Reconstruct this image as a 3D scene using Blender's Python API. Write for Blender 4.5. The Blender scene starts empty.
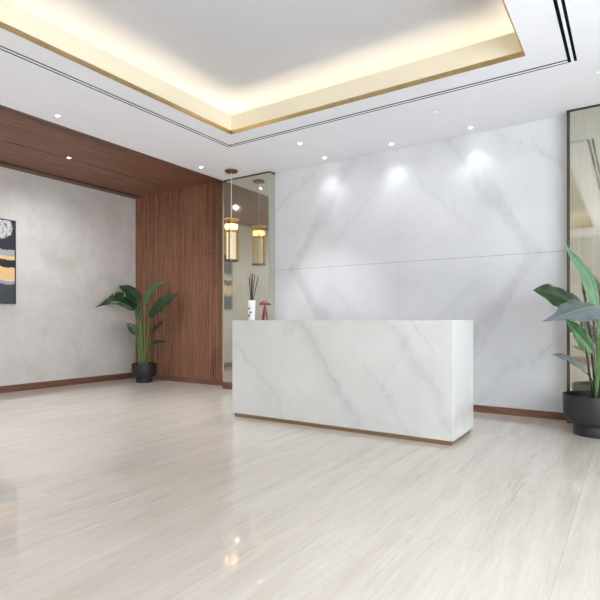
import bpy, bmesh, math, random
from mathutils import Vector, Matrix
random.seed(7)
sc = bpy.context.scene
COL = sc.collection
PI = math.pi

# ------------------------------------------------------------------ helpers
def lin(c):
    return tuple((v/12.92 if v <= .04045 else ((v+.055)/1.055)**2.4) for v in [x/255. for x in c]) + (1.0,)

def obj(name, bm, mat, parent=None, smooth=False, bevel=0.0):
    me = bpy.data.meshes.new(name)
    bmesh.ops.recalc_face_normals(bm, faces=bm.faces[:])
    bm.to_mesh(me); bm.free()
    o = bpy.data.objects.new(name, me); COL.objects.link(o)
    for m in (mat if isinstance(mat, (list, tuple)) else [mat]):
        me.materials.append(m)
    if parent: o.parent = parent
    if smooth:
        for p in me.polygons: p.use_smooth = True
        try: me.set_sharp_from_angle(angle=math.radians(40))
        except Exception: pass
    if bevel:
        b = o.modifiers.new('bevel', 'BEVEL'); b.width = bevel; b.segments = 2; b.limit_method = 'ANGLE'
    return o

def empty(name, loc, rz=0.0):
    o = bpy.data.objects.new(name, None); COL.objects.link(o)
    o.location = loc; o.rotation_euler = (0, 0, rz); o.empty_display_size = .1
    return o

def tag(o, label, cat, group=None):
    o['label'] = label; o['category'] = cat
    if group: o['group'] = group
    return o

def struct(o):
    o['kind'] = 'structure'; return o

def box(bm, x0, x1, y0, y1, z0, z1):
    vs = [bm.verts.new((x, y, z)) for x in (x0, x1) for y in (y0, y1) for z in (z0, z1)]
    for f in ((0,1,3,2),(4,6,7,5),(0,4,5,1),(2,3,7,6),(0,2,6,4),(1,5,7,3)):
        bm.faces.new([vs[i] for i in f])

def boxes(*L):
    bm = bmesh.new()
    for b in L: box(bm, *b)
    return bm

def ring(o, i, z0, z1):
    """four boxes between outer rectangle o and inner rectangle i (x0,x1,y0,y1)"""
    return [(o[0], i[0], o[2], o[3], z0, z1), (i[1], o[1], o[2], o[3], z0, z1),
            (i[0], i[1], o[2], i[2], z0, z1), (i[0], i[1], i[3], o[3], z0, z1)]

def lathe(bm, prof, n=48, cx=0, cy=0, closed=False):
    rings = []
    for r, z in prof:
        if r < 1e-5: rings.append([bm.verts.new((cx, cy, z))])
        else: rings.append([bm.verts.new((cx+r*math.cos(2*PI*k/n), cy+r*math.sin(2*PI*k/n), z)) for k in range(n)])
    m = len(rings)
    for a in range(m if closed else m-1):
        A, B = rings[a], rings[(a+1) % m]
        for k in range(n):
            q = (k+1) % n
            if len(A) == 1 and len(B) == 1: continue
            if len(A) == 1: bm.faces.new((A[0], B[k], B[q]))
            elif len(B) == 1: bm.faces.new((A[k], A[q], B[0]))
            else: bm.faces.new((A[k], A[q], B[q], B[k]))
    return bm

def tube(bm, pts, radii, n=10):
    pts = [Vector(p) for p in pts]; rings = []
    for i, p in enumerate(pts):
        t = (pts[min(i+1, len(pts)-1)] - pts[max(i-1, 0)]).normalized()
        a = t.cross(Vector((0.31, 0.9, 0.17))).normalized(); b = t.cross(a)
        r = radii[i] if isinstance(radii, (list, tuple)) else radii
        rings.append([bm.verts.new(p + a*r*math.cos(2*PI*k/n) + b*r*math.sin(2*PI*k/n)) for k in range(n)])
    for A, B in zip(rings, rings[1:]):
        for k in range(n): bm.faces.new((A[k], A[(k+1) % n], B[(k+1) % n], B[k]))
    bm.faces.new(rings[0]); bm.faces.new(rings[-1])
    return bm

def spline(P, n):
    P = [Vector(p) for p in P]
    Q = [2*P[0]-P[1]] + P + [2*P[-1]-P[-2]]
    out = []
    for i in range(1, len(Q)-2):
        p0, p1, p2, p3 = Q[i-1:i+3]
        for k in range(n):
            t = k/n
            out.append(.5*((2*p1) + (p2-p0)*t + (2*p0-5*p1+4*p2-p3)*t*t + (3*p1-p0-3*p2+p3)*t**3))
    out.append(P[-1]); return out

# ------------------------------------------------------------------ node helper
class NT:
    def __init__(s, name):
        s.m = bpy.data.materials.new(name); s.m.use_nodes = True
        s.t = s.m.node_tree; s.t.nodes.clear()
        s.out = s.t.nodes.new('ShaderNodeOutputMaterial')
        s.b = s.t.nodes.new('ShaderNodeBsdfPrincipled')
        s.t.links.new(s.b.outputs[0], s.out.inputs[0])
    def n(s, typ, **kw):
        x = s.t.nodes.new(typ)
        for k, v in kw.items(): setattr(x, k, v)
        return x
    def put(s, sock, v):
        if isinstance(v, bpy.types.NodeSocket): s.t.links.new(v, sock)
        else: sock.default_value = v
    def math(s, op, a, b=None, c=None, clamp=False):
        x = s.n('ShaderNodeMath', operation=op); x.use_clamp = clamp
        s.put(x.inputs[0], a)
        if b is not None: s.put(x.inputs[1], b)
        if c is not None: s.put(x.inputs[2], c)
        return x.outputs[0]
    def pos(s):
        g = s.n('ShaderNodeNewGeometry'); x = s.n('ShaderNodeSeparateXYZ')
        s.t.links.new(g.outputs['Position'], x.inputs[0])
        return x.outputs[0], x.outputs[1], x.outputs[2]
    def opos(s):
        g = s.n('ShaderNodeTexCoord'); x = s.n('ShaderNodeSeparateXYZ')
        s.t.links.new(g.outputs['Object'], x.inputs[0])
        return x.outputs[0], x.outputs[1], x.outputs[2]
    def uv(s):
        g = s.n('ShaderNodeTexCoord'); x = s.n('ShaderNodeSeparateXYZ')
        s.t.links.new(g.outputs['UV'], x.inputs[0])
        return x.outputs[0], x.outputs[1]
    def xyz(s, a, b, c):
        x = s.n('ShaderNodeCombineXYZ')
        for i, v in enumerate((a, b, c)): s.put(x.inputs[i], v)
        return x.outputs[0]
    def noise(s, vec, scale, detail=4, rough=.55, dist=0.0):
        x = s.n('ShaderNodeTexNoise'); s.put(x.inputs['Vector'], vec)
        x.inputs['Scale'].default_value = scale; x.inputs['Detail'].default_value = detail
        x.inputs['Roughness'].default_value = rough; x.inputs['Distortion'].default_value = dist
        return x.outputs[0]
    def ramp(s, f, stops, interp='LINEAR'):
        x = s.n('ShaderNodeValToRGB'); s.put(x.inputs[0], f); r = x.color_ramp; r.interpolation = interp
        while len(r.elements) < len(stops): r.elements.new(.5)
        for e, (p, c) in zip(r.elements, stops):
            e.position = p; e.color = c if len(c) == 4 else tuple(c)+(1,)
        return x.outputs[0]
    def mix(s, f, a, b, mode='MIX'):
        x = s.n('ShaderNodeMix', data_type='RGBA', blend_type=mode)
        s.put(x.inputs[0], f); s.put(x.inputs[6], a); s.put(x.inputs[7], b)
        return x.outputs[2]
    def rng(s, v, a, b, c=0., d=1.):
        x = s.n('ShaderNodeMapRange'); x.interpolation_type = 'SMOOTHSTEP'
        s.put(x.inputs[0], v)
        for i, q in enumerate((a, b, c, d)): s.put(x.inputs[i+1], q)
        return x.outputs[0]
    def seg(s, u, w, A, B, width):
        """1 on the segment A-B falling to 0 at width"""
        dx, dy = B[0]-A[0], B[1]-A[1]; L2 = dx*dx+dy*dy
        du = s.math('SUBTRACT', u, A[0]); dw = s.math('SUBTRACT', w, A[1])
        t = s.math('DIVIDE', s.math('ADD', s.math('MULTIPLY', du, dx), s.math('MULTIPLY', dw, dy)), L2, clamp=True)
        ex = s.math('SUBTRACT', du, s.math('MULTIPLY', t, dx)); ey = s.math('SUBTRACT', dw, s.math('MULTIPLY', t, dy))
        d = s.math('SQRT', s.math('ADD', s.math('MULTIPLY', ex, ex), s.math('MULTIPLY', ey, ey)))
        return s.rng(d, 0.0, width, 1.0, 0.0)
    def bump(s, h, strength, dist=.01):
        x = s.n('ShaderNodeBump'); s.put(x.inputs['Height'], h)
        x.inputs['Strength'].default_value = strength; x.inputs['Distance'].default_value = dist
        s.t.links.new(x.outputs[0], s.b.inputs['Normal'])
    def set(s, **kw):
        names = {'color': 'Base Color', 'rough': 'Roughness', 'metal': 'Metallic', 'spec': 'Specular IOR Level',
                 'trans': 'Transmission Weight', 'ior': 'IOR', 'ecol': 'Emission Color', 'estr': 'Emission Strength',
                 'coat': 'Coat Weight', 'coatr': 'Coat Roughness', 'sss': 'Subsurface Weight', 'alpha': 'Alpha'}
        for k, v in kw.items(): s.put(s.b.inputs[names[k]], v)
        return s.m

def plain(name, col, rough=.5, metal=0., spec=.5, var=.04, scale=30.):
    """plain material with a slight procedural mottling"""
    k = NT(name); x, y, z = k.opos()
    f = k.noise(k.xyz(x, y, z), scale, 3)
    c = lin(col)
    lo = tuple(v*(1-var) for v in c[:3])+(1,); hi = tuple(min(1, v*(1+var)) for v in c[:3])+(1,)
    k.set(color=k.ramp(f, [(.3, lo), (.7, hi)]), rough=rough, metal=metal, spec=spec)
    return k.m

# ------------------------------------------------------------------ materials
def mat_marble_wall():
    k = NT('bookmatched_marble'); x, y, z = k.pos()
    u = k.math('ABSOLUTE', k.math('ADD', x, 2.56)); w = k.math('ABSOLUTE', k.math('SUBTRACT', z, 1.862))
    v = k.xyz(u, w, 0.)
    n1 = k.math('SUBTRACT', k.noise(v, 2.2, 5, .6), .5); n2 = k.math('SUBTRACT', k.noise(k.xyz(u, w, 7.3), 2.2, 5, .6), .5)
    ud = k.math('MULTIPLY_ADD', n1, .30, u); wd = k.math('MULTIPLY_ADD', n2, .30, w)
    fine = k.noise(k.xyz(ud, wd, 3.), 7., 6, .65)
    mass = k.rng(fine, .3, .62, .35, 1.)
    def poly(P, width, amp):
        r = None
        for A, B in zip(P, P[1:]):
            q = k.seg(ud, wd, A, B, width)
            r = q if r is None else k.math('MAXIMUM', r, q)
        return k.math('MULTIPLY', r, amp)
    big = poly([(1.68, -.02), (1.30, .52), (1.0, .98), (.72, 1.45)], .13, .55)
    core = poly([(1.72, -.02), (1.38, .5), (1.10, 1.0), (.84, 1.45)], .03, .25)
    b2 = poly([(.95, .3), (.52, .75), (.05, 1.3)], .07, .2)
    b4 = poly([(1.95, .95), (1.35, 1.32), (1.0, 1.75)], .09, .3)
    tot = big
    for q in (core, b2, b4): tot = k.math('ADD', tot, q)
    tot = k.math('MULTIPLY', tot, mass, clamp=True)
    # hairline veins: ridges of a stretched noise
    rd = k.noise(k.xyz(k.math('MULTIPLY_ADD', wd, .55, ud), k.math('MULTIPLY', wd, .35), 1.), 2.1, 4, .55)
    hair = k.rng(k.math('ABSOLUTE', k.math('SUBTRACT', rd, .5)), 0., .017, 1., 0.)
    hm = k.rng(k.noise(v, 1.3, 2), .45, .7)
    tot = k.math('ADD', tot, k.math('MULTIPLY', k.math('MULTIPLY', hair, hm), .35), clamp=True)
    cloud = k.noise(k.xyz(ud, wd, 11.), 1.1, 4, .6)
    base = k.ramp(cloud, [(.3, lin((208, 209, 212))), (.7, lin((222, 223, 226)))])
    col = k.mix(k.math('MULTIPLY', tot, .45), base, lin((150, 151, 157)))
    # panel joints
    xs = k.math('ADD', x, 2.56)
    j = k.rng(w, 0.0015, .006, 1., 0.)
    jv = k.rng(k.math('ABSOLUTE', xs), .001, .005, .55, 0.)
    jl = k.rng(k.math('ABSOLUTE', k.math('SUBTRACT', z, .235)), .001, .005, .35, 0.)
    jj = k.math('MAXIMUM', k.math('MULTIPLY', j, .5), k.math('MULTIPLY', k.math('MAXIMUM', jv, jl), .28))
    col = k.mix(jj, col, lin((120, 121, 125)))
    return k.set(color=col, rough=.12, spec=.4)

def mat_marble_desk():
    k = NT('desk_marble'); x, y, z = k.pos()
    p = k.math('MULTIPLY_ADD', y, 1.3, x)
    n1 = k.math('SUBTRACT', k.noise(k.xyz(p, z, 2.), 2.6, 5, .6), .5); n2 = k.math('SUBTRACT', k.noise(k.xyz(p, z, 9.), 2.6, 5, .6), .5)
    xd = k.math('MULTIPLY_ADD', n1, .26, x); zd = k.math('MULTIPLY_ADD', n2, .26, z)
    fine = k.noise(k.xyz(xd, zd, 3.), 7., 6, .65); mass = k.rng(fine, .3, .62, .35, 1.)
    def poly(P, width, amp):
        r = None
        for A, B in zip(P, P[1:]):
            q = k.seg(xd, zd, A, B, width)
            r = q if r is None else k.math('MAXIMUM', r, q)
        return k.math('MULTIPLY', r, amp)
    L = [poly([(-3.0, 1.15), (-2.86, 1.0), (-2.58, .6), (-2.38, .27), (-2.22, .0)], .12, .5),
         poly([(-2.86, 1.05), (-2.52, .55), (-2.33, .25)], .03, .35),
         poly([(-2.0, 1.15), (-1.76, .88), (-1.5, .5), (-1.3, .2)], .10, .5),
         poly([(-3.8, .85), (-3.45, .5), (-3.25, .28), (-3.1, .05)], .035, .45),
         poly([(-1.7, 1.12), (-1.52, .95), (-1.45, .8)], .03, .45),
         poly([(-2.15, .7), (-1.9, .35), (-1.7, .02)], .04, .25)]
    tot = L[0]
    for q in L[1:]: tot = k.math('ADD', tot, q)
    tot = k.math('MULTIPLY', tot, mass, clamp=True)
    rd = k.noise(k.xyz(k.math('MULTIPLY_ADD', zd, -.7, k.math('MULTIPLY_ADD', y, 1.3, xd)), k.math('MULTIPLY', zd, .35), 4.), 2.0, 4, .55)
    hair = k.rng(k.math('ABSOLUTE', k.math('SUBTRACT', rd, .5)), 0., .02, 1., 0.)
    hm = k.rng(k.noise(k.xyz(p, z, 5.), 1.5, 2), .42, .7)
    tot = k.math('ADD', tot, k.math('MULTIPLY', k.math('MULTIPLY', hair, hm), .35), clamp=True)
    cloud = k.noise(k.xyz(xd, zd, y), 1.3, 4, .6)
    base = k.ramp(cloud, [(.3, lin((202, 202, 199))), (.7, lin((216, 216, 213)))])
    return k.set(color=k.mix(k.math('MULTIPLY', tot, .46), base, lin((156, 157, 157))), rough=.2, spec=.4)

def mat_floor():
    k = NT('travertine_floor'); x, y, z = k.pos()
    W = 1.255; LY = 2.6
    sx = k.math('DIVIDE', k.math('ADD', x, 1.525 + 20*W), W)
    ix = k.math('FLOOR', sx); fx = k.math('FRACT', sx)
    sy = k.math('ADD', k.math('DIVIDE', k.math('ADD', y, 30.3), LY), k.math('MULTIPLY', ix, .37))
    iy = k.math('FLOOR', sy); fy = k.math('FRACT', sy)
    wn = k.n('ShaderNodeTexWhiteNoise'); k.put(wn.inputs['Vector'], k.xyz(ix, iy, 1.)); slab = wn.outputs['Value']
    xo = k.math('MULTIPLY_ADD', slab, 40., x)
    wob = k.math('SUBTRACT', k.noise(k.xyz(xo, k.math('MULTIPLY', y, .5), slab), 1.1, 3), .5)
    xw = k.math('MULTIPLY_ADD', wob, .09, xo)
    a = k.noise(k.xyz(k.math('MULTIPLY', xw, 6.), k.math('MULTIPLY', y, .45), slab), 1.6, 6, .62)
    b = k.noise(k.xyz(k.math('MULTIPLY', xw, 40.), k.math('MULTIPLY', y, 2.2), slab), 1.6, 6, .72)
    c = k.noise(k.xyz(x, y, 4.), .55, 3)
    pits = k.noise(k.xyz(k.math('MULTIPLY', xw, 22.), k.math('MULTIPLY', y, 4.), 2.), 2., 5, .7)
    f = k.math('ADD', k.math('MULTIPLY', a, .5), k.math('MULTIPLY', b, .5))
    col = k.ramp(f, [(.34, lin((200, 192, 183))), (.46, lin((210, 203, 194))), (.56, lin((216, 210, 203))), (.68, lin((223, 218, 212)))])
    tint = k.ramp(slab, [(0., (.95, .94, .925, 1)), (.5, (.99, .975, .955, 1)), (1., (1., 1., 1., 1))])
    col = k.mix(1., col, tint, 'MULTIPLY')
    big = k.ramp(c, [(.35, (.955, .95, .94, 1)), (.65, (1., 1., 1., 1))])
    col = k.mix(1., col, big, 'MULTIPLY')
    # dark streak bundles
    st = k.rng(k.noise(k.xyz(k.math('MULTIPLY', xw, 3.2), k.math('MULTIPLY', y, .22), 8.), 1.5, 3), .6, .74)
    stv = k.math('MULTIPLY', st, k.rng(b, .42, .58, .9, 0.))
    col = k.mix(k.math('MULTIPLY', stv, .36), col, lin((142, 138, 134)))
    col = k.mix(k.math('MULTIPLY', k.rng(pits, .6, .7), .28), col, lin((150, 140, 128)))
    ex = k.math('MULTIPLY', k.math('MINIMUM', fx, k.math('SUBTRACT', 1., fx)), W)
    ey = k.math('MULTIPLY', k.math('MINIMUM', fy, k.math('SUBTRACT', 1., fy)), LY)
    e = k.math('MINIMUM', ex, ey)
    j = k.math('MAXIMUM', k.rng(ex, .001, .004, .3, 0.), k.rng(ey, .001, .004, .06, 0.))
    col = k.mix(j, col, lin((150, 142, 130)))
    rough = k.rng(a, .3, .7, .02, .05)
    return k.set(color=col, rough=rough, spec=.6)

def mat_plaster():
    k = NT('grey_plaster'); x, y, z = k.pos()
    a = k.noise(k.xyz(x, y, z), 1.1, 6, .62, .6); b = k.noise(k.xyz(x, y, z), 6., 5, .6, .4)
    f = k.math('ADD', k.math('MULTIPLY', a, .65), k.math('MULTIPLY', b, .35))
    col = k.ramp(f, [(.35, lin((192, 187, 182))), (.5, lin((203, 198, 194))), (.65, lin((211, 207, 203)))])
    k.bump(b, .05, .02)
    return k.set(color=col, rough=.62, spec=.3)

def mat_wood(name, axis, tint=1.0, rough=.42, pitch=None):
    k = NT(name); x, y, z = k.pos()
    s = [9., 9., 9.]; s['XYZ'.index(axis)] = .55
    v = k.xyz(k.math('MULTIPLY', x, s[0]), k.math('MULTIPLY', y, s[1]), k.math('MULTIPLY', z, s[2]))
    a = k.noise(v, 2.0, 6, .6, .8); b = k.noise(v, 9., 4, .6)
    f = k.math('ADD', k.math('MULTIPLY', a, .65), k.math('MULTIPLY', b, .35))
    t = lambda c: tuple(q*tint for q in lin(c)[:3])+(1,)
    col = k.ramp(f, [(.33, t((116, 78, 61))), (.5, t((152, 107, 86))), (.66, t((174, 128, 106)))])
    if pitch:
        wn = k.n('ShaderNodeTexWhiteNoise', noise_dimensions='1D'); k.put(wn.inputs['W'], k.math('FLOOR', k.math('DIVIDE', x, pitch)))
        col = k.mix(1., col, k.ramp(wn.outputs['Value'], [(0, (.86, .86, .86, 1)), (1, (1.08, 1.06, 1.04, 1))]), 'MULTIPLY')
    return k.set(color=col, rough=rough, spec=.35)

def mat_mirror():
    k = NT('bronze_mirror'); x, y, z = k.pos()
    a = k.noise(k.xyz(k.math('MULTIPLY', x, 60.), k.math('MULTIPLY', y, 60.), k.math('MULTIPLY', z, .6)), 1.5, 3, .6)
    b = k.noise(k.xyz(x, y, z), 1.4, 3)
    f = k.math('ADD', k.math('MULTIPLY', a, .6), k.math('MULTIPLY', b, .4))
    col = k.ramp(f, [(.35, lin((186, 183, 168))), (.65, lin((206, 203, 189)))])
    return k.set(color=col, rough=k.rng(a, .3, .7, .03, .07), metal=.8)

def mat_leaf(name, dark, mid, rib):
    k = NT(name); u, v = k.uv()      # u across -1..1 remapped to 0..1, v along
    c = k.math('ABSOLUTE', k.math('SUBTRACT', u, .5))
    wv = k.math('SINE', k.math('MULTIPLY', k.math('ADD', v, k.math('MULTIPLY', c, -.25)), 210.))
    n = k.noise(k.xyz(u, v, 0.), 5., 4)
    col = k.ramp(n, [(.3, lin(dark)), (.7, lin(mid))])
    col = k.mix(k.rng(wv, .2, 1., 0., .16), col, lin(rib))
    col = k.mix(k.rng(c, .012, .035, .8, 0.), col, lin(rib))
    k.bump(wv, .12, .004)
    return k.set(color=col, rough=.3, spec=.5)

def mat_art():
    k = NT('abstract_canvas'); x, y, z = k.pos()
    n1 = k.math('SUBTRACT', k.noise(k.xyz(0., k.math('MULTIPLY', y, 2.), z), 2.2, 5, .65), .5)
    n2 = k.math('SUBTRACT', k.noise(k.xyz(3., k.math('MULTIPLY', y, 1.4), 0.), 2.5, 4, .6), .5)
    zz = k.math('ADD', z, k.math('ADD', k.math('MULTIPLY', n1, .10), k.math('MULTIPLY', n2, .16)))
    t = k.math('DIVIDE', k.math('SUBTRACT', zz, 1.35), 1.28)
    navy, slate = lin((38, 40, 50)), lin((66, 68, 78)); white, peach = lin((205, 205, 203)), lin((232, 190, 132)); grey = lin((160, 163, 164))
    col = k.ramp(t, [(0., slate), (.245, grey), (.285, white), (.30, peach), (.44, navy), (.535, peach), (.575, grey), (.65, navy)], 'CONSTANT')
    d = k.math('ADD', k.math('POWER', k.math('DIVIDE', k.math('SUBTRACT', y, 3.88), .14), 2.), k.math('POWER', k.math('DIVIDE', k.math('SUBTRACT', z, 2.53), .19), 2.))
    d = k.math('MULTIPLY_ADD', n1, 2.2, d)
    br = k.noise(k.xyz(0., k.math('MULTIPLY', y, 9.), k.math('MULTIPLY', z, 3.)), 4., 4, .7)
    m = k.math('MULTIPLY', k.rng(d, .8, 1.05, 1., 0.), k.rng(br, .36, .5))
    return k.set(color=k.mix(m, col, lin((196, 197, 196))), rough=.6)

def mat_emit(name, col, s):
    k = NT(name)
    return k.set(color=(.8, .8, .8, 1), ecol=tuple(col)+(1,), estr=s, rough=.5)

def mat_glass(name, tint, refl=.08):
    k = NT(name)
    tr = k.n('ShaderNodeBsdfTransparent'); tr.inputs[0].default_value = tint
    gl = k.n('ShaderNodeBsdfGlossy'); gl.inputs['Roughness'].default_value = .02
    fr = k.n('ShaderNodeLayerWeight'); fr.inputs['Blend'].default_value = .12
    mx = k.n('ShaderNodeMixShader'); k.t.links.new(k.math('MULTIPLY_ADD', k.math('MULTIPLY', fr.outputs['Facing'], fr.outputs['Facing']), .3, refl), mx.inputs[0])
    k.t.links.new(tr.outputs[0], mx.inputs[1]); k.t.links.new(gl.outputs[0], mx.inputs[2])
    k.t.links.new(mx.outputs[0], k.out.inputs[0])
    return k.m

M = dict(
    marble=mat_marble_wall(), desk=mat_marble_desk(), floor=mat_floor(), plaster=mat_plaster(),
    wood_slat=mat_wood('walnut_slats', 'Z', pitch=.0548), wood_back=mat_wood('shade_darkened_backing', 'Z', .22),  # backing walnut darkened to deepen the shade between the slats
    wood_ceil=mat_wood('walnut_ceiling', 'Y', .72, .55), wood_trim=mat_wood('walnut_edge_trim', 'Y', .38),
    wood_base_x=mat_wood('walnut_skirting', 'X', .62), wood_base_y=mat_wood('walnut_side_skirting', 'Y', .55),
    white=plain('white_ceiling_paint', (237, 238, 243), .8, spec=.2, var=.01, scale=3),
    tray_dim=plain('dimmed_tray_paint', (204, 204, 208), .7, spec=.2, var=.01, scale=3),  # tray greyed below the ceiling white: its dimmer light is in the colour
    lip=plain('glow_tinted_lip_paint', (238, 228, 204), .6, spec=.2, var=.01, scale=3),  # cream tint puts the warm LED glow into the lip colour
    brass=plain('brushed_brass', (206, 180, 130), .32, metal=1., var=.08, scale=20),
    plinth=plain('bronze_plinth', (150, 122, 94), .38, metal=.7, var=.08, scale=20),
    champagne=plain('champagne_metal', (196, 198, 184), .3, metal=.7, var=.04, scale=10),
    bronze=plain('dark_bronze', (88, 82, 74), .35, metal=.8, var=.08, scale=20),
    black=plain('black_slot', (6, 6, 7), .8, spec=.1),
    mirror=mat_mirror(),
    pot=plain('charcoal_ceramic', (39, 38, 41), .42, var=.1, scale=14),
    soil=plain('dark_soil', (34, 28, 24), .95, var=.4, scale=60),
    leaf_dark=mat_leaf('dark_leaf', (22, 44, 26), (38, 70, 36), (70, 104, 58)),
    leaf_mid=mat_leaf('mid_leaf', (46, 84, 48), (70, 114, 66), (110, 148, 100)),
    leaf_sheen=mat_leaf('sky_sheen_leaf', (84, 98, 100), (106, 116, 122), (140, 154, 148)),  # bluish window sheen put into the leaf colour
    leaf_pale=mat_leaf('pale_leaf', (92, 132, 98), (124, 160, 126), (66, 104, 70)),
    stem=plain('leaf_stalk', (96, 138, 70), .4, var=.2, scale=20),
    stem_dark=plain('dark_leaf_stalk', (44, 40, 32), .5, var=.2, scale=20),
    art=mat_art(), frame=plain('black_frame', (22, 22, 25), .4),
    lens=mat_emit('lamp_lens', (1., .98, .95), 30.),
    lens_dim=mat_emit('dim_lamp_lens', (1., .98, .95), .4),
    led=mat_emit('warm_led', (1., .84, .58), 4.2),
    bulb=mat_emit('warm_bulb', (1., .66, .32), 2.3),
    ringw=plain('white_lamp_ring', (235, 235, 235), .4, var=.01),
    amber=mat_glass('amber_glass', (.985, .93, .82, 1), .03),
    milk=mat_emit('milky_diffuser', (.9, .93, 1.), .15), canopy=plain('brown_brass', (128, 98, 70), .35, metal=.8),
    pane=mat_glass('window_glass', (.95, .97, .97, 1), .02),
    vase=plain('white_ceramic', (236, 236, 238), .3, var=.01), ink=plain('black_motif', (40, 40, 46), .5),
    reed=plain('dark_reed', (40, 34, 32), .7, var=.2), cord=plain('pale_cord', (220, 214, 200), .5),
    alum=plain('white_aluminium', (200, 202, 204), .4, metal=.3, var=.02),
)
kk = NT('red_lacquer'); kk.set(color=lin((128, 36, 42)), rough=.18, coat=.6); M['red'] = kk.m

# ------------------------------------------------------------------ dimensions
H = 3.35; HW = 3.45
XL, XR, YB, YM, YS = -7.95, 2.4, -3.6, 6.22, 6.36
COVE = (-4.04, -.753, -1.85, 4.622); SLO = (-4.385, -.39, -2.2, 4.967)
SLW = .072
TRAY = 3.74; LIP = 3.575

# ------------------------------------------------------------------ setting
struct(obj('floor', boxes((XL-.15, XR+.15, YB-.15, YS+.3, -.12, 0)), M['floor']))
T = .15
struct(obj('wall_left', boxes((XL-T, XL, YB-T, YS+.3, 0, HW+.1)), M['plaster']))
FX0, FX1 = 1.1, 2.25  # unseen window added behind the camera to light the desk front
struct(obj('wall_front', boxes((XL, FX0, YB-T, YB, 0, H+.2), (FX1, XR+T, YB-T, YB, 0, H+.2), (FX0, FX1, YB-T, YB, 0, .12), (FX0, FX1, YB-T, YB, 2.7, H+.2)), M['plaster']))
bm = bmesh.new()
box(bm, FX0, FX1, YB-.11, YB-.04, .12, .18); box(bm, FX0, FX1, YB-.11, YB-.04, 2.64, 2.7)
for q in range(3):
    xx = FX0 + (FX1-FX0-.06)*q/2
    box(bm, xx, xx+.06, YB-.11, YB-.04, .18, 2.64)
added_win = struct(obj('added_window', bm, M['alum']))
obj('pane', boxes((FX0+.01, FX1-.01, YB-.078, YB-.07, .13, 2.69)), M['pane'], added_win)
struct(obj('wall_back', boxes((-4.6, -.5, YM, YM+.03, 0, H)), M['marble']))
struct(obj('wall_back_core', boxes((XL, XR+T, YS+.06, YS+.3, 0, HW+.1), (-5.46, XR+T, YM+.031, YS+.06, 0, H)), M['plaster'])).name = 'wall_back.001'

# slatted walnut wall
bm = bmesh.new(); box(bm, XL, -5.40, YS, YS+.02, 0, HW); box(bm, XL, -5.42, YS-.0335, YS, 2.2325, 2.2375)
wb = struct(obj('wall_back.002', bm, M['wood_back']))
bm = bmesh.new(); P_ = .0548; n_s = int((7.95-5.44)/P_)
for i in range(n_s):
    x0 = XL + .006 + i*P_
    if x0 + .04 > -5.42: break
    for z0, z1 in ((.095, 2.232), (2.238, HW-.001)):
        box(bm, x0, x0+.032, YS-.034, YS, z0, z1)
obj('slats', bm, M['wood_slat'], wb)
struct(obj('baseboard_slatted', boxes((XL+.016, -5.5, YS-.034, YS, 0, .095)), M['wood_base_x'])).name = 'baseboard_back_left'
struct(obj('baseboard_left', boxes((XL, XL+.016, YB, YS, 0, .105)), M['wood_base_y']))
struct(obj('baseboard_back', boxes((-4.55, -.58, YM-.016, YM, 0, .082)), M['wood_base_x']))
struct(obj('baseboard_front', boxes((XL+.016, XR, YB, YB+.016, 0, .1)), M['wood_base_x']))

# right wall with a long window (daylight side, beyond the frame)
WY0, WY1, WZ0, WZ1 = -3.2, 4.2, .12, 2.7
struct(obj('wall_right', boxes((XR, XR+T, YB, WY0, 0, H+.2), (XR, XR+T, WY1, YS+.3, 0, H+.2),
                               (XR, XR+T, WY0, WY1, 0, WZ0), (XR, XR+T, WY0, WY1, WZ1, H+.2)), M['plaster']))
bm = bmesh.new(); fw = .06
box(bm, XR+.04, XR+.11, WY0, WY1, WZ0, WZ0+fw); box(bm, XR+.04, XR+.11, WY0, WY1, WZ1-fw, WZ1)
for q in range(6):
    yy = WY0 + (WY1-WY0-fw)*q/5
    box(bm, XR+.04, XR+.11, yy, yy+fw, WZ0+fw, WZ1-fw)
win = struct(obj('window_1', bm, M['alum']))
obj('pane', boxes((XR+.07, XR+.078, WY0+.01, WY1-.01, WZ0+.01, WZ1-.01)), M['pane'], win)

# ceiling: white plasterboard with slots and a cove opening
outer = (-5.50, XR+T, YB-T, YS+.05)
slin = (SLO[0]+SLW, SLO[1]-SLW, SLO[2]+SLW, SLO[3]-SLW)
L = ring(outer, SLO, H, H+.02) + ring(slin, COVE, H, H+.02)
ceil = struct(obj('ceiling', boxes(*L), M['white']))
# tray above the cove
tx = .36
TR = (COVE[0]-tx, COVE[1]+tx, COVE[2]-tx, COVE[3]+tx)
TO = (TR[0]-.02, TR[1]+.02, TR[2]-.02, TR[3]+.02)
L = [(TO[0], TO[1], TO[2], TO[3], TRAY, TRAY+.02)] + ring(TO, TR, H+.05, TRAY)
LIPO = (COVE[0]-.02, COVE[1]+.02, COVE[2]-.02, COVE[3]+.02)
L += ring(TO, LIPO, H+.021, H+.05)
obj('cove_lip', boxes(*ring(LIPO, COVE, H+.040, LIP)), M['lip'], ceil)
obj('cove_tray', boxes(*L), M['tray_dim'], ceil)
BR = (COVE[0]+.006, COVE[1]-.006, COVE[2]+.006, COVE[3]-.006)
obj('brass_edge', boxes(*ring((COVE[0]-.004, COVE[1]+.004, COVE[2]-.004, COVE[3]+.004), BR, H-.004, H+.040)), M['brass'], ceil)
LEDO = (COVE[0]-.27, COVE[1]+.27, COVE[2]-.27, COVE[3]+.27); LEDI = (COVE[0]-.23, COVE[1]+.23, COVE[2]-.23, COVE[3]+.23)
obj('light_strip', boxes(*ring(LEDO, LEDI, H+.05, H+.10)), M['led'], ceil)
# roof slab over everything
struct(obj('ceiling_slab', boxes((XL-T, XR+T, YB-T, YS+.3, 4.0, 4.1), (XL-T, -5.5, YB-T, YS+.3, HW+.06, HW+.1)), M['white'])).name = 'ceiling.001'

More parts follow.
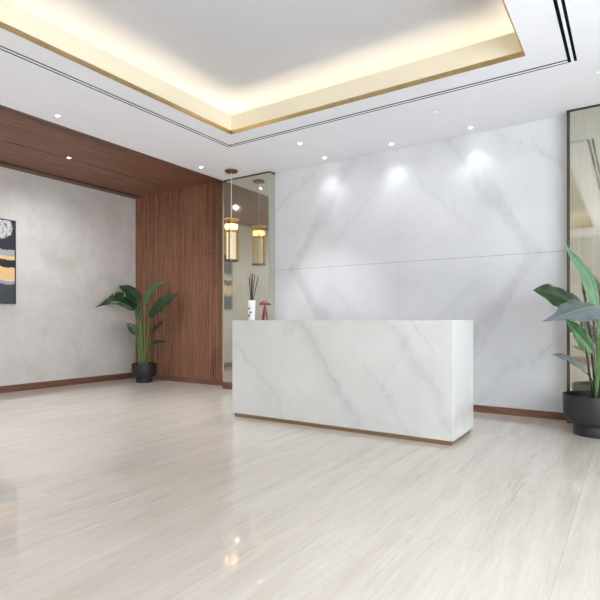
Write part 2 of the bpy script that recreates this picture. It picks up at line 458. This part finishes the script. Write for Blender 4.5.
# walnut ceiling on the left
cw = struct(obj('ceiling.002', boxes((-6.835, -5.70, YB, YS-.001, HW, HW+.03), (-7.78, -6.855, YB, YS-.001, HW, HW+.03)), M['wood_ceil']))
obj('edge_bead', boxes((-5.613, -5.60, YB, YS-.037, H-.002, H+.12)), M['wood_ceil'], cw)
obj('edge_trim', boxes((-5.60, -5.501, YB, YS-.037, H+.006, H+.12), (-5.70, -5.613, YB, YS-.037, H+.006, H+.12), (-6.855, -6.835, YB, YS-.037, HW+.015, HW+.03),
                       (XL, -7.78, YB, YS-.03, HW-.03, HW+.03)), M['wood_trim'], cw)

# linear slot diffusers: one thing per run
def slot_run(name, label, a, b, c, d, flange, axis):
    r = empty(name, ((a+b)/2, (c+d)/2, H)); tag(r, label, 'air diffuser', 'linear slot diffusers around the cove')
    ox, oy = (a+b)/2, (c+d)/2
    def lb(*q): return (q[0]-ox, q[1]-ox, q[2]-oy, q[3]-oy, q[4]-H, q[5]-H)
    s = SLW/3.0
    if axis == 'Y':
        fr = [lb(a+s*1.05, a+s*1.95, c, d, H-.001, H+.03)]
        if flange: fr += [lb(a-.055, a, c, d-.08, H-.002, H), lb(b, b+.02, c, d, H-.002, H)]
        sl = [lb(a, a+s*1.05, c, d, H+.0025, H+.05), lb(b-s*1.05, b, c, d, H+.0025, H+.05)]
    else:
        fr = [lb(a, b, c+s*1.05, c+s*1.95, H-.001, H+.03)]
        sl = [lb(a, b, c, c+s*1.05, H+.0025, H+.05), lb(a, b, d-s*1.05, d, H+.0025, H+.05)]
    obj('frame', boxes(*fr), M['white'], r)
    for q in sl: obj('slot', boxes(q), M['black'], r)
g = .001
slot_run('slot_diffuser', 'wide double black slot air diffuser right of the lit ceiling recess', SLO[1]-SLW+g, SLO[1]-g, SLO[2]+SLW, SLO[3]-g, True, 'Y')
slot_run('slot_diffuser', 'thin double slot running along the ceiling left of the lit recess', SLO[0]+g, SLO[0]+SLW-g, SLO[2]+SLW, SLO[3]-g, False, 'Y')
slot_run('slot_diffuser', 'thin double slot in the ceiling between lit recess and marble wall', SLO[0]+SLW+g, SLO[1]-SLW-g, SLO[3]-SLW+g, SLO[3]-g, False, 'X')
slot_run('slot_diffuser', 'thin double slot in the ceiling at the near end of the recess behind the viewer', SLO[0]+g, SLO[1]-g, SLO[2]+g, SLO[2]+SLW-g, False, 'X')

# ------------------------------------------------------------------ mirror panels
def mirror_panel(x0, x1, label, edge_left):
    yF, yB = 6.08, YM+.028
    r = empty('mirror_panel', ((x0+x1)/2, yB, 0)); tag(r, label, 'mirror', 'tall tinted mirror panels')
    w = (x1-x0)/2; d = yF-yB
    obj('casing', boxes((-w, w, d+.012, 0, .112, H-.025)), M['champagne'], r)
    e = .03
    obj('mirror_glass', boxes((-w+(e if edge_left else .022), w-(.02), d, d+.012, .112, 1.098), (-w+(e if edge_left else .022), w-.02, d, d+.012, 1.101, H-.025)), M['mirror'], r)
    obj('edge_strip', boxes((-w, -w+(e if edge_left else .022), d-.002, d+.012, .112, H-.025)), M['bronze'] if edge_left else M['champagne'], r)
    obj('edge_strip', boxes((w-.02, w, d-.002, d+.012, .112, H-.025)), M['champagne'], r)
    obj('top_trim', boxes((-w, w, d, 0, H-.025, H-.001)), M['bronze'], r)
    obj('plinth', boxes((-w, w, d-.004, 0, 0, .112)), M['wood_base_x'], r)
mirror_panel(-5.492, -4.552, 'tall bronze mirror panel between the walnut slats and the marble wall', False)
mirror_panel(-.578, .42, 'tall bronze mirror panel right of the marble wall behind the big potted plant', True)

# ------------------------------------------------------------------ reception desk
DX0, DX1, DY0, DY1 = -3.828, -1.30, 4.40, 5.08
dk = empty('reception_desk', ((DX0+DX1)/2, (DY0+DY1)/2, 0)); tag(dk, 'long white veined marble reception desk on a bronze plinth', 'reception desk')
hw, hd = (DX1-DX0)/2, (DY1-DY0)/2
obj('front_panel', boxes((-hw, hw, -hd, -hd+.03, .04, 1.1)), M['desk'], dk, bevel=.002)
obj('side_panel', boxes((-hw, -hw+.03, -hd+.03, hd, .04, 1.1)), M['desk'], dk, bevel=.002)
obj('side_panel', boxes((hw-.03, hw, -hd+.03, hd, .04, 1.1)), M['desk'], dk, bevel=.002)
obj('counter_ledge', boxes((-hw+.03, hw-.03, -hd+.03, -hd+.34, 1.06, 1.1)), M['desk'], dk, bevel=.002)
obj('worktop', boxes((-hw+.03, hw-.03, -hd+.03, hd-.02, .72, .75)), M['desk'], dk)
obj('plinth', boxes((-hw+.03, hw-.02, -hd+.006, hd-.02, 0, .04)), M['plinth'], dk)

# reed diffuser on the desk
dv = empty('reed_diffuser', (-3.65, 4.53, 1.1)); tag(dv, 'white vase of dark scent reeds standing on the left end of the marble desk', 'reed diffuser')
bm = bmesh.new()
lathe(bm, [(0, 0), (.037, 0), (.040, .01), (.046, .222), (.047, .228), (.043, .228), (.041, .21), (.036, .02), (0, .015)], 36)
obj('vase', bm, M['vase'], dv, smooth=True)
for a, zz, rr in ((-1.62, .135, .011), (-1.15, .09, .010), (-1.70, .055, .012), (-2.5, .10, .010)):
    bm = bmesh.new(); R0 = .040 + .006*zz/.222 + .0008
    vs = [bm.verts.new((math.cos(a+rr*math.cos(t)*1.1/R0)*R0, math.sin(a+rr*math.cos(t)*1.1/R0)*R0, zz+rr*math.sin(t)*(1.2+.3*math.sin(3*t)))) for t in [2*PI*q/14 for q in range(14)]]
    f = bm.faces.new(vs)
    ext = bmesh.ops.extrude_face_region(bm, geom=[f])
    bmesh.ops.translate(bm, vec=Vector((math.cos(a), math.sin(a), 0))*.0012, verts=[v for v in ext['geom'] if isinstance(v, bmesh.types.BMVert)])
    obj('motif', bm, M['ink'], dv)
cy_, sy_ = math.cos(.5824), math.sin(.5824)
for rr, dd, top in ((-.030, .01, .49), (-.006, -.02, .53), (.012, .0, .535), (.034, .015, .525), (.075, -.01, .50), (.004, .02, .47)):
    bx_ = (-rr*.35, -dd*.4)
    p0 = Vector((bx_[0]*cy_ - bx_[1]*sy_, bx_[0]*sy_ + bx_[1]*cy_, .02)); p1 = Vector((rr*cy_-dd*sy_, rr*sy_+dd*cy_, top))
    obj('reed', tube(bmesh.new(), [p0, p0.lerp(p1, .5), p1], .0042, 8), M['reed'], dv)

# red ornament
ro = empty('table_ornament', (-3.46, 4.53, 1.1)); tag(ro, 'small red mushroom shaped ornament beside the white vase on the desk', 'ornament')
bm = bmesh.new()
lathe(bm, [(0, 0), (.036, 0), (.037, .006), (.030, .06), (.019, .12), (.011, .18), (0, .185)], 24)
obj('stem', bm, M['red'], ro, smooth=True)
bm = bmesh.new()
lathe(bm, [(0, .170), (.02, .172), (.055, .168), (.070, .172), (.072, .178), (.058, .196), (.03, .212), (0, .218)], 32)
obj('cap', bm, M['red'], ro, smooth=True)

# ------------------------------------------------------------------ pendant
pd = empty('pendant_lamp', (-5.02, 5.746, H)); tag(pd, 'amber glass cylinder pendant hanging by a cord in front of the left mirror', 'pendant lamp')
bm = bmesh.new(); lathe(bm, [(0, -.03), (.085, -.03), (.095, -.024), (.097, -.001), (0, -.001)], 40); obj('canopy', bm, M['canopy'], pd, smooth=True)
z1, z0 = -.735, -1.345
obj('cord', tube(bmesh.new(), [(0, 0, -.03), (0, 0, -.4), (0, 0, z1+.02)], .006, 8), M['cord'], pd)
bm = bmesh.new(); lathe(bm, [(.106, z1), (.112, z1), (.112, z0), (.106, z0)], 40, closed=True)
# fluting
for v in bm.verts:
    a = math.atan2(v.co.y, v.co.x); s = 1 + .012*math.cos(a*20); v.co.x *= s; v.co.y *= s
obj('glass_shade', bm, M['amber'], pd, smooth=True)
bm = bmesh.new(); lathe(bm, [(0, z1+.02), (.03, z1+.02), (.114, z1+.004), (.116, z1-.012), (.108, z1-.012), (.03, z1), (0, z1)], 40); obj('top_cap', bm, M['brass'], pd, smooth=True)
bm = bmesh.new(); lathe(bm, [(.104, z0), (.116, z0), (.116, z0-.014), (.104, z0-.014)], 40, closed=True); obj('bottom_ring', bm, M['bronze'], pd)
bm = bmesh.new(); lathe(bm, [(0, z1), (.018, z1), (.018, z0-.008), (0, z0-.008)], 20); obj('centre_rod', bm, M['brass'], pd, smooth=True)
bm = bmesh.new(); lathe(bm, [(.085, z1-.08), (.094, z1-.08), (.096, z1-.085), (.096, z1-.135), (.094, z1-.14), (.085, z1-.14)], 24, closed=True); obj('light_ring', bm, M['bulb'], pd, smooth=True)
bm = bmesh.new(); lathe(bm, [(.066, z1-.2), (.070, z1-.2), (.070, z0+.0), (.066, z0+.0)], 24, closed=True); obj('inner_glass_tube', bm, M['milk'], pd, smooth=True)
obj('side_rod', tube(bmesh.new(), [(.030, -.085, z1), (.030, -.085, (z0+z1)/2), (.030, -.085, z0)], .011, 10), M['canopy'], pd, smooth=True)
bm = bmesh.new()
for a in range(3):
    t = a*2*PI/3
    tube(bm, [(.016*math.cos(t), .016*math.sin(t), z0-.007), (.108*math.cos(t), .108*math.sin(t), z0-.007)], .004, 6)
obj('bottom_spokes', bm, M['bronze'], pd)

# ------------------------------------------------------------------ downlights
def downlight(x, y, z, label, group, lit=True, power=0, tilt=0, size=80, blend=.7):
    r = empty('downlight', (x, y, z)); tag(r, label, 'downlight', group)
    bm = bmesh.new(); lathe(bm, [(.0195, -.004), (.038, -.003), (.040, -.0005), (.0195, -.0005)], 28, closed=True)
    obj('trim_ring', bm, M['ringw'], r, smooth=True)
    bm = bmesh.new(); lathe(bm, [(0, -.0025), (.019, -.0025), (.019, -.0005), (0, -.0005)], 28)
    obj('lens', bm, M['lens'] if lit else M['lens_dim'], r)
    if power:
        ld = bpy.data.lights.new('spot', 'SPOT'); ld.energy = power; ld.spot_size = math.radians(size); ld.spot_blend = blend
        ld.shadow_soft_size = .03; ld.color = (.93, .97, 1.)
        lo = bpy.data.objects.new('lamp', ld); COL.objects.link(lo); lo.parent = r
        lo.location = (0, 0, -.02); lo.rotation_euler = (math.radians(tilt), 0, 0)
GW = 'wall washing downlights along the marble wall'; GC = 'recessed downlights in the white ceiling'
WW = 5.5
downlight(-3.545, 6.0, H, 'left of the three wall washing downlights above the marble wall', GW, True, WW, 6, 96, 1.)
downlight(-2.56, 6.0, H, 'middle one of the three wall washing downlights above the marble wall', GW, True, WW, 6, 96, 1.)
downlight(-1.565, 6.0, H, 'right of the three wall washing downlights above the marble wall', GW, True, WW, 6, 96, 1.)
downlight(-3.52, 5.34, H, 'lit ceiling downlight just behind the left back corner of the recess', GC, True, 60)
downlight(-1.765, 5.33, H, 'dim unlit looking ceiling downlight above the desk near the recess', GC, False, 0)
downlight(-5.27, 3.154, H, 'lit ceiling downlight beside the walnut edge at far left', GC, True, 60)
downlight(-5.275, 5.37, H, 'lit ceiling downlight beside the walnut edge near the pendant canopy', GC, True, 60)
downlight(-.252, 5.30, H, 'ceiling downlight at the right edge above the right mirror', GC, False, 0)
downlight(-6.80, 4.24, HW, 'single bright downlight set in the walnut ceiling', 'downlights in the walnut ceiling', True, 58, 0, 165, .9)

downlight(-6.80, 1.4, HW, 'added unseen downlight set in the walnut ceiling left of the viewer', 'downlights in the walnut ceiling', True, 58, 0, 165, .9)  # out-of-view lamp added to brighten the left side
downlight(-6.80, -1.4, HW, 'added unseen downlight set in the walnut ceiling behind the viewer', 'downlights in the walnut ceiling', True, 58, 0, 165, .9)  # another out-of-view lamp added as fill for the left side
downlight(-5.27, .94, H, 'added unseen ceiling downlight beside the walnut edge left of the viewer', GC, True, 60)  # extra lamp outside the frame, added to lift the left side

# ------------------------------------------------------------------ artwork
ar = empty('framed_painting', (XL+.002, 3.564, 1.99)); tag(ar, 'abstract painting of dark, white and peach bands on the grey plaster wall', 'painting')
obj('canvas', boxes((0, .022, -.488, .488, -.628, .628)), M['art'], ar)
obj('frame', boxes((0, .032, -.5, -.488, -.64, .64), (0, .032, .488, .5, -.64, .64), (0, .032, -.488, .488, -.64, -.628), (0, .032, -.488, .488, .628, .64)), M['frame'], ar)

# ------------------------------------------------------------------ plants
YAW = .5824
def pot(root, R, h, rf):
    bm = bmesh.new()
    lathe(bm, [(0, 0), (rf*.97, 0), (rf, .008), (rf*1.0, h*.20), (rf*.99, h*.245), (rf*1.06, h*.27), (R*.86, h*.33), (R*.95, h*.42), (R*.985, h*.55),
               (R*.995, h*.97), (R*.99, h), (R*.945, h), (R*.94, h*.86), (0, h*.86)], 64)
    p = obj('pot', bm, M['pot'], root, smooth=True)
    bm = bmesh.new(); lathe(bm, [(0, h*.88), (R*.5, h*.885), (R*.935, h*.87), (R*.935, h*.862), (0, h*.862)], 40)
    obj('soil', bm, M['soil'], root, smooth=True)

def leaf(root, pts, ib, N, W, fold, mat, smat, wl=1., wr=1., r0=.012, r1=.006, wav=.06, seed=0, peak=.8, splits=()):
    rnd = random.Random(seed)
    n = 9
    C = spline(pts, n); k0 = ib*n
    st = C[:k0+1]
    st = [st[0] - Vector((0, 0, .06))] + st
    obj('stalk', tube(bmesh.new(), st, [r0 + (r1-r0)*i/(len(st)-1) for i in range(len(st))], 9), smat, root, smooth=True)
    B = spline([C[k0+i*max(1, (len(C)-1-k0)//6)] for i in range(6)] + [C[-1]], 7)
    m = len(B); N = Vector(N).normalized()
    bm = bmesh.new(); uvl = bm.loops.layers.uv.new('UVMap'); rows = []; uvm = {}
    J = 6
    ph = rnd.random()*6
    for i, c in enumerate(B):
        t = i/(m-1)
        T = (B[min(i+1, m-1)] - B[max(i-1, 0)]).normalized()
        S = T.cross(N).normalized(); U = S.cross(T).normalized()
        w = W*(math.sin(PI*min(1, max(0, t))**peak)**(.7+.4*t) if 0 < t < 1 else .0) + .0015
        row = []
        for j in range(-J, J+1):
            q = j/J; side = wl if q < 0 else wr
            ww = w*side
            if any(abs(t-sp) < .016 and (q*sg > .35) for sp, sg in splits): ww *= .62
            a = fold*(1 - .55*abs(q))
            off = S*q*ww*math.cos(fold*.8) + U*abs(q)*ww*math.sin(a)
            off += U*(wav*w*math.sin(t*19+ph+(2 if q < 0 else 0))*q*q)
            v = bm.verts.new(c + off); uvm[v] = ((q+1)/2, t); row.append(v)
        rows.append(row)
    for A, D in zip(rows, rows[1:]):
        for j in range(len(A)-1): bm.faces.new((A[j], A[j+1], D[j+1], D[j]))
    for f in bm.faces:
        for l in f.loops: l[uvl].uv = uvm[l.vert]
    o = obj('leaf', bm, mat, root, smooth=True)
    so = o.modifiers.new('thickness', 'SOLIDIFY'); so.thickness = .0016; so.offset = 0
    return o

p1 = empty('potted_plant', (-7.24, 5.95, 0), YAW); tag(p1, 'bird of paradise plant in a charcoal footed pot in the corner by the walnut slats', 'plant', 'potted bird of paradise plants')
pot(p1, .212, .335, .14)
LD, LM, LSh, LP, S1, S2 = M['leaf_dark'], M['leaf_mid'], M['leaf_sheen'], M['leaf_pale'], M['stem'], M['stem_dark']
leaf(p1, [(-.02, 0, .321), (-.056, 0, 1.068), (-.08, -.02, 1.40), (-.235, -.05, 1.60), (-.419, -.1, 1.709)], 2, (.35, -.8, .5), .125, .25, LD, S1, seed=1, splits=((.4, 1), (.65, -1)))
leaf(p1, [(-.047, -.03, .323), (-.089, -.03, .997), (-.16, -.05, 1.27), (-.42, -.12, 1.425), (-.6, -.16, 1.395), (-.80, -.2, 1.315)], 2, (-.1, -.85, .6), .21, -.35, LD, S1, wl=.3, wr=1.2, seed=2, peak=.62, splits=((.3, 1), (.5, 1), (.7, 1)))
leaf(p1, [(-.069, -.05, .325), (-.072, -.06, .644), (-.082, -.1, .83), (-.163, -.16, .964), (-.25, -.2, 1.05)], 2, (.2, -.9, .3), .07, .2, LD, S1, seed=3)
leaf(p1, [(.015, 0, .321), (.002, .0, .997), (.02, .0, 1.36), (.134, .02, 1.66), (.38, .03, 1.795)], 2, (-.5, -.75, .45), .09, .35, LM, S1, seed=4, splits=((.5, 1),))
leaf(p1, [(.039, -.02, .322), (.085, -.04, .926), (.12, -.08, 1.15), (.352, -.13, 1.386), (.64, -.16, 1.575)], 2, (-.35, -.8, .45), .16, .3, LD, S1, wl=.8, wr=1.1, seed=5, splits=((.35, 1), (.6, -1), (.75, 1)))
leaf(p1, [(.058, 0, .321), (.087, .02, .676), (.12, .03, .861), (.232, .03, .978), (.362, .02, 1.139)], 2, (-.4, -.6, .6), .062, .3, LD, S1, seed=6)
leaf(p1, [(.039, -.02, .322), (.07, -.04, .537), (.133, -.06, .693), (.292, -.1, .712), (.452, -.12, .735)], 2, (0, -.5, .85), .065, .2, LD, S2, seed=7, r0=.009, r1=.005)
leaf(p1, [(-.087, .04, .317), (-.136, .05, .817), (-.155, .06, 1.12), (-.146, .06, 1.30), (-.176, .05, 1.45)], 2, (.7, -.6, .2), .05, .5, LM, S1, seed=8)
leaf(p1, [(.0, -.06, .321), (-.03, -.07, .75), (-.06, -.08, 1.10), (-.05, -.1, 1.25), (-.02, -.1, 1.40)], 2, (.8, -.5, .2), .045, .6, LM, S1, seed=9)

p2 = empty('potted_plant', (-.287, 5.60, 0), YAW); tag(p2, 'large bird of paradise plant in a charcoal footed pot in front of the right mirror', 'plant', 'potted bird of paradise plants')
pot(p2, .284, .385, .192)
leaf(p2, [(.009, 0, .371), (.061, .04, .908), (.05, .04, 1.18), (-.004, .04, 1.46), (-.115, .02, 1.633), (-.252, -.02, 1.763), (-.368, -.06, 1.862)], 2, (.35, -.9, .2), .135, .3, LP, S1, wl=1.15, wr=.28, seed=11, peak=.5, r0=.016, r1=.009)
leaf(p2, [(-.041, -.02, .374), (-.106, 0, .91), (-.19, 0, 1.215), (-.385, -.03, 1.335), (-.64, -.08, 1.385)], 2, (.1, -.75, .65), .17, -.35, LD, S2, wl=.9, wr=1.1, seed=12, r0=.011, r1=.006)
leaf(p2, [(-.001, -.05, .379), (.045, -.1, .914), (.03, -.14, 1.19), (-.2, -.28, 1.225), (-.48, -.4, 1.165), (-.735, -.45, 1.085)], 2, (.1, -.5, .88), .22, -.45, LSh, S2, wl=.9, wr=1.0, seed=13, peak=.7, r0=.011, r1=.006)
leaf(p2, [(-.034, -.04, .377), (-.026, -.06, .627), (-.09, -.1, .80), (-.245, -.16, .95), (-.401, -.2, 1.12)], 2, (.4, -.8, .3), .115, .3, LM, S1, seed=14, splits=((.3, -1), (.5, -1), (.7, -1)))
leaf(p2, [(-.039, -.05, .379), (-.06, -.07, .50), (-.14, -.1, .60), (-.316, -.14, .725), (-.513, -.18, .787)], 2, (.2, -.55, .85), .075, .2, LSh, S2, seed=15, r0=.009, r1=.005)
leaf(p2, [(.059, .02, .368), (.155, .05, 1.005), (.195, .05, 1.43), (.34, .0, 1.80), (.56, -.1, 2.05)], 2, (-.5, -.8, .3), .12, .3, LM, S1, seed=16, r0=.015, r1=.008)
leaf(p2, [(.055, -.02, .374), (.145, -.06, .817), (.23, -.1, 1.12), (.396, -.2, 1.288), (.66, -.32, 1.24)], 2, (.1, -.6, .8), .13, -.3, LM, S1, seed=17)
leaf(p2, [(.09, .04, .365), (.224, .08, .611), (.31, .0, .82), (.5, -.12, .94), (.70, -.22, .90)], 2, (-.1, -.6, .8), .11, .2, LD, S1, seed=18)
leaf(p2, [(.032, .04, .365), (-.005, .1, 1.004), (-.03, .12, 1.25), (-.05, .13, 1.36), (-.06, .13, 1.50)], 2, (.6, -.7, .2), .05, .6, LM, S2, seed=19)
leaf(p2, [(.0, -.1, .375), (-.03, -.13, .70), (-.06, -.15, .98), (-.14, -.2, 1.12), (-.26, -.26, 1.17)], 2, (.2, -.6, .7), .10, -.2, LD, S1, seed=20, r0=.014)

# ------------------------------------------------------------------ daylight, camera, colour
w = bpy.data.worlds.new('sky'); sc.world = w; w.use_nodes = True
bg = w.node_tree.nodes['Background']; bg.inputs[0].default_value = (.92, .95, 1.0, 1); bg.inputs[1].default_value = 4.3

cam = bpy.data.cameras.new('camera'); co = bpy.data.objects.new('camera', cam); COL.objects.link(co)
co.location = (0, 0, 1.1); co.rotation_euler = (PI/2, 0, math.atan(331.3/503.))
cam.sensor_width = 36.; cam.lens = 36*503/600.; cam.shift_y = .0337; cam.clip_start = .05
sc.camera = co
vs = sc.view_settings; vs.view_transform = 'Standard'; vs.look = 'None'; vs.exposure = 0.95; vs.gamma = 1.0; vs.use_curve_mapping = False
sc.cycles.max_bounces = 16; sc.cycles.diffuse_bounces = 8; sc.cycles.glossy_bounces = 6; sc.cycles.transparent_max_bounces = 12
